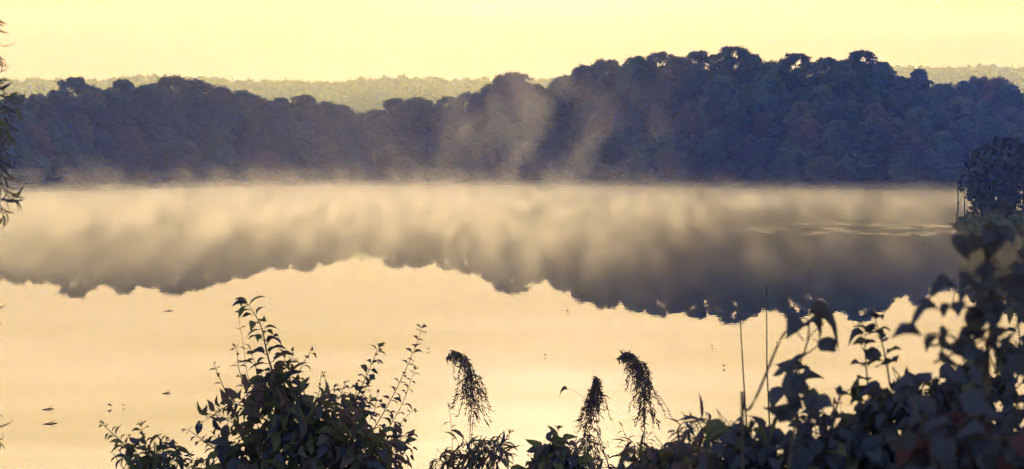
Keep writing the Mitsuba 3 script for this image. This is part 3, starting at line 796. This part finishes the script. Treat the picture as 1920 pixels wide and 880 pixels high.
q = p.branch([g, P(1120, 800, 10.6), P(1105, 745, 10.6), P(1080, 735, 10.6), P(1068, 730, 10.6)], 0.0014, 0.0006, 'stem', n=24)
p.add(q[-1], [-1, 0.1, -0.1], 0.075, 'ovate'); p.done()

# bare stalks in front of the water
for (px0, px1, px2, top, dist, lab) in ((1400, 1393, 1385, 572, 7.6, 'thin bare stalk rising straight, left of its twin, by the big-leaved spray'), (1443, 1438, 1437, 536, 7.6, 'taller thin bare stalk, right one of the pair by the big-leaved spray')):
    key = tag(numbered('bare_stalk'), lab, 'stalk')
    x = P(px0, 880, dist)[0]; b = np.array([x, dist, float(near_height(np.array(x), np.array(dist))) - 0.05])
    pts = np.array([b, P(px0, 800, dist), P(px1, 690, dist), P((px1 + px2) / 2, 620, dist), P(px2, top, dist)])
    part(key, 'stem', mikit.ply(tubes([(pts, np.linspace(0.004, 0.002, 5))], 6), 'twig', smooth=True))

# the big broad-leaved shrub in the right corner
TON = ('deep', 'deep', 'deep', 'deep', 'deep', 'green')
p = Plant('broad_leaf_shrub', 'large dark broad-leaved shrub filling the lower right of the view', 'shrub', 111, 'ovate', TON)
root = p.ground(1640, 5.4)
p.mass([(1400, 825, 62, 50, 5.2, 0.12, 70), (1380, 870, 60, 30, 5.2, 0.12, 50), (1470, 865, 80, 40, 5.2, 0.15, 90), (1560, 830, 75, 62, 5.1, 0.16, 120), (1650, 830, 90, 70, 5.1, 0.18, 150), (1680, 755, 64, 46, 5.1, 0.15, 60),
        (1760, 755, 90, 55, 5.0, 0.18, 105), (1850, 715, 90, 60, 5.0, 0.18, 80), (1770, 840, 110, 70, 5.0, 0.2, 180), (1890, 820, 90, 80, 5.0, 0.2, 140), (1500, 960, 150, 80, 5.2, 0.3, 130), (1750, 970, 190, 80, 5.1, 0.3, 180)], 48, root, droop=0.5)
p.shoot([(1632, 770), (1626, 710), (1622, 660), (1624, 625)], 5.2, 44, 26, r0=0.003, rise=0.25, leaf_end=0.8, kind='round')
p.shoot([(1668, 720), (1660, 670), (1650, 630), (1642, 600)], 5.2, 42, 28, r0=0.003, rise=0.2, leaf_end=0.8, kind='round')
p.shoot([(1560, 800), (1568, 765), (1575, 745)], 5.1, 56, 22, False, rise=0.3)
p.shoot([(1505, 870), (1500, 810), (1492, 750), (1488, 720), (1494, 695)], 5.0, 70, 22, False, start=0.45, r0=0.0035, rise=0.15, leaf_end=0.8)
p.shoot([(1540, 850), (1528, 800), (1520, 770)], 5.0, 60, 34, False, start=0.5, r0=0.002, rise=0.2)
p.shoot([(1905, 720), (1912, 650), (1908, 600), (1905, 570)], 5.0, 50, 28, False, r0=0.003, rise=0.2)
p.done()

p = Plant('big_leaf_spray', 'leaning stem with three big drooping leaves standing alone against the bright water', 'shoot', 112, 'ovate', ('deep',))
g = p.ground(1380, 4.4)
q = p.branch([g, P(1392, 800, 4.2), P(1397, 768, 4.2), P(1440, 692, 4.2), P(1480, 625, 4.2)], 0.0042, 0.0026, 'stem', n=26)
up = np.array([0, -1.0, 0.45])
p.add(q[-1] + [0.045, 0, 0.02], P(1446, 632, 4.1) - P(1515, 606, 4.2), 0.098, up=up)
q = p.branch([P(1497, 760, 4.2), P(1490, 705, 4.2), P(1508, 660, 4.2), P(1516, 600, 4.2)], 0.003, 0.002, 'stem', n=20)
p.branch([g, P(1480, 860, 4.25), P(1497, 760, 4.2)], 0.004, 0.003, 'stem', n=10)
p.add(q[-1] + [-0.02, 0, 0.015], [0.95, -0.1, -0.12], 0.115, up=[0, -0.7, 0.75]); p.add(q[-1] + [-0.01, 0, 0.006], [0.55, 0, -0.35], 0.075, up=up)
q2 = p.branch([P(1506, 668, 4.2), P(1530, 652, 4.2), P(1538, 640, 4.18)], 0.0018, 0.0014, 'stem', n=8)
p.add(q2[-1] + [-0.016, 0, 0.004], [0.75, -0.1, -0.35], 0.072, up=up)
p.branch([P(1510, 650, 4.2), P(1522, 625, 4.2), P(1545, 607, 4.2)], 0.0016, 0.0012, 'stem', n=8)
p.branch([P(1507, 640, 4.2), P(1498, 628, 4.2), P(1492, 620, 4.2)], 0.0016, 0.0012, 'stem', n=8)
for a, b, dx, dz, L, k in ((1500, 688, -0.45, -1, 0.085, 'ovate'), (1498, 690, 0.2, -1, 0.07, 'ovate'), (1482, 690, -1, -0.25, 0.045, 'elliptic'), (1515, 742, -1, -0.28, 0.105, 'ovate'), (1500, 738, 0.6, -0.5, 0.055, 'ovate'),
                           (1510, 750, 1, -0.3, 0.07, 'ovate'), (1478, 760, -0.5, -0.9, 0.05, 'ovate'), (1492, 735, -0.2, -1, 0.05, 'ovate')):
    p.add(P(a, b, 4.18), [dx, -0.15, dz], L, kind=k, up=up)
p.done()

p = Plant('near_bough', 'blurred dark leafy shoot rising close by at the right edge, above the broad-leaved shrub', 'shoot', 113, 'ovate', ('deep',))
g = p.ground(1880, 3.2)
q = p.branch([g, P(1850, 800, 3.1), P(1856, 640, 3.05), P(1862, 540, 3.0), P(1846, 460, 2.95), P(1858, 415, 2.9)], 0.007, 0.0025, 'branch', n=30)
p.mass([(1862, 428, 56, 8, 2.9, 0.05, 12), (1862, 508, 56, 20, 2.95, 0.06, 14), (1855, 560, 80, 28, 3.0, 0.08, 20), (1800, 630, 66, 18, 3.1, 0.06, 10), (1870, 640, 56, 36, 3.05, 0.08, 16)], 54, None, droop=0.6)
p.branch([P(1850, 690, 3.1), P(1800, 640, 3.1), P(1760, 625, 3.1), P(1735, 628, 3.1)], 0.003, 0.0012, 'twig', n=14)
p.branch([P(1858, 600, 3.05), P(1820, 575, 3.0), P(1770, 580, 3.0)], 0.003, 0.0012, 'twig', n=12)
for a, b, L in ((1736, 630, -1), (1766, 580, -1), (1800, 540, -1), (1905, 470, 1), (1900, 590, 1)):
    p.add(P(a, b, 3.02), [L, -0.1, 0.05], 0.06)
p.done()
p = Plant('bramble', 'blurred bramble with reddish brown leaves in the bottom right corner', 'bramble', 114, 'ovate', ('red', 'deep', 'deep', 'deep', 'deep', 'deep', 'deep'))
root = p.ground(1840, 2.9)
p.mass([(1800, 800, 90, 50, 2.8, 0.08, 34), (1880, 840, 90, 60, 2.75, 0.1, 44), (1720, 850, 60, 40, 2.85, 0.07, 16), (1830, 960, 160, 70, 2.8, 0.15, 50)], 76, root)
p.done()

# the willow left of the view, its twigs hanging into it
W = Plant('willow_tree', 'willow at the left edge, its narrow-leaved twigs hanging into view', 'tree', 121, 'lance', ('purple', 'deep', 'olive'))
b = np.array([-4.6, 7.2, float(near_height(np.array(-4.6), np.array(7.2))) - 0.1])
trunk = wander(b, b + [0.5, -0.1, 5.0], 9, 0.15)
part('willow_tree', 'trunk', mikit.ply(tubes([(trunk, np.linspace(0.17, 0.08, 9))], 10), 'bark', smooth=True))
limb = np.array([trunk[-1], trunk[-1] + [0.9, -0.2, 0.7], [-2.6, 6.8, 6.3], P(-60, -330, 6.6)])
W.branch(limb, 0.07, 0.02, 'limb', n=20)
for (a, dx, n_) in ((limb[-1], 0, 0), (limb[2], -0.9, 1), (limb[2] + [-0.4, 0.3, 0], -1.3, 2), (limb[1], -1.2, 3)):
    if n_ == 0:
        q = W.shoot([(-60, -330), (-30, -150), (-12, 0), (-8, 150), (-2, 260), (4, 330)], 6.6, 44, 34, False, r0=0.006, r1=0.0015, rise=0.9, spread=0.6, leaf_end=0.9)
    else:
        e = np.array([a[0] + rng.normal() * 0.2, a[1], 3.2 + 0.5 * rng.random()])
        W.branch([a, (a + e) / 2 + [0.15, 0, 0.2], e], 0.01, 0.002, 'hanging_branch', n=12)
        for t in np.linspace(0.1, 1, 46):
            W.add(a * (1 - t) + e * t, [rng.normal() * 0.6, rng.normal() * 0.6, -1], 0.10)
W.shoot([(-8, 150), (8, 172), (20, 186), (30, 200)], 6.5, 42, 7, False, r0=0.002, rise=0.5, leaf_end=1.0)
W.shoot([(-8, 165), (4, 205), (12, 235), (12, 262)], 6.55, 40, 8, False, r0=0.002, rise=0.9, leaf_end=1.0)
W.shoot([(-10, 200), (0, 240), (4, 280), (4, 305)], 6.5, 38, 9, False, r0=0.002, rise=0.9, leaf_end=1.0)
W.shoot([(-10, 300), (4, 345), (14, 366), (24, 374)], 6.6, 38, 7, False, r0=0.002, rise=0.7, leaf_end=1.0)
W.shoot([(-14, 330), (-4, 370), (4, 395), (6, 408)], 6.6, 38, 8, False, r0=0.002, rise=0.8, leaf_end=1.0)
W.shoot([(-20, 20), (-10, 60), (-4, 90), (-2, 110)], 6.55, 38, 12, False, r0=0.002, rise=0.6, leaf_end=0.9)
W.shoot([(-20, 560), (-8, 585), (-3, 600)], 6.6, 30, 12, False, r0=0.002)
W.shoot([(-20, 790), (-8, 818), (0, 830)], 6.6, 40, 10, False, r0=0.002)
W.branch([limb[-1], P(-80, 200, 6.6), P(-60, 420, 6.6), P(-20, 560, 6.6), P(-40, 700, 6.6), P(-20, 790, 6.6)], 0.004, 0.002, 'hanging_branch', n=24)
W.branch([P(-70, 260, 6.6), P(-14, 330, 6.6)], 0.003, 0.002, 'hanging_branch', n=5)
W.branch([P(-75, 230, 6.6), P(-10, 300, 6.6)], 0.003, 0.002, 'hanging_branch', n=5)
W.done()

# bits afloat on the lake
for kind, px, py, size, where in (('twig', 316, 584, 0.22, 'floating alone above the sprawling shrub, highest on the bright water'), ('twig', 90, 768, 0.16, 'floating near the left edge, upper of two'), ('twig', 94, 795, 0.18, 'floating near the left edge, lower of two'),
                                   ('leaf', 206, 765, 0.06, 'floating just above the sprawling shrub'), ('leaf', 232, 764, 0.035, 'floating right beside the larger one above the sprawling shrub'), ('leaf', 803, 658, 0.05, 'floating right of the long slanting shoots'),
                                   ('leaf', 1022, 669, 0.045, 'floating in the glow between the reed plumes'), ('leaf', 1357, 690, 0.055, 'floating left of the two bare stalks'), ('twig', 312, 738, 0.12, 'floating over the sprawling shrub, tiny'),
                                   ('leaf', 1457, 646, 0.045, 'floating behind the leaning stem of the big-leaved spray'), ('leaf', 1335, 652, 0.045, 'floating upper left of the bare stalks'), ('twig', 355, 854, 0.12, 'floating between the sprawling and the tall shrub'),
                                   ('leaf', 1532, 752, 0.045, 'floating right of the big-leaved spray, low down'), ('leaf', 1064, 586, 0.06, 'floating under the reflected slope of crowns')):
    o = on_water(px, py)
    if kind == 'twig':
        key = numbered('floating_twig')
        a = np.array([math.cos(0.35), 0.6, 0]) * size
        scene[key] = mikit.ply(tubes([(np.array([o - a / 2 + [0, 0, 0.0], o + [0, 0, 0.012], o + a / 2 + [0, 0, 0.004]]), [0.006, 0.009, 0.004]), (np.array([o + [0, 0, 0.01], o + a * 0.25 + [0.02, 0, 0.05]]), [0.005, 0.003])], 5), 'twig')
        tag(key, 'small dark twig ' + where, 'twig')
    else:
        key = numbered('floating_leaf')
        v, f = LEAVES['ovate', 3]
        scene[key] = mikit.ply((v @ np.diag([size * 1.4] * 3) + o + [-size * 0.7, 0, 0.022 + 0.25 * size], f), 'leaf_purple', smooth=True)
        tag(key, 'small curled dark leaf ' + where, 'leaf')
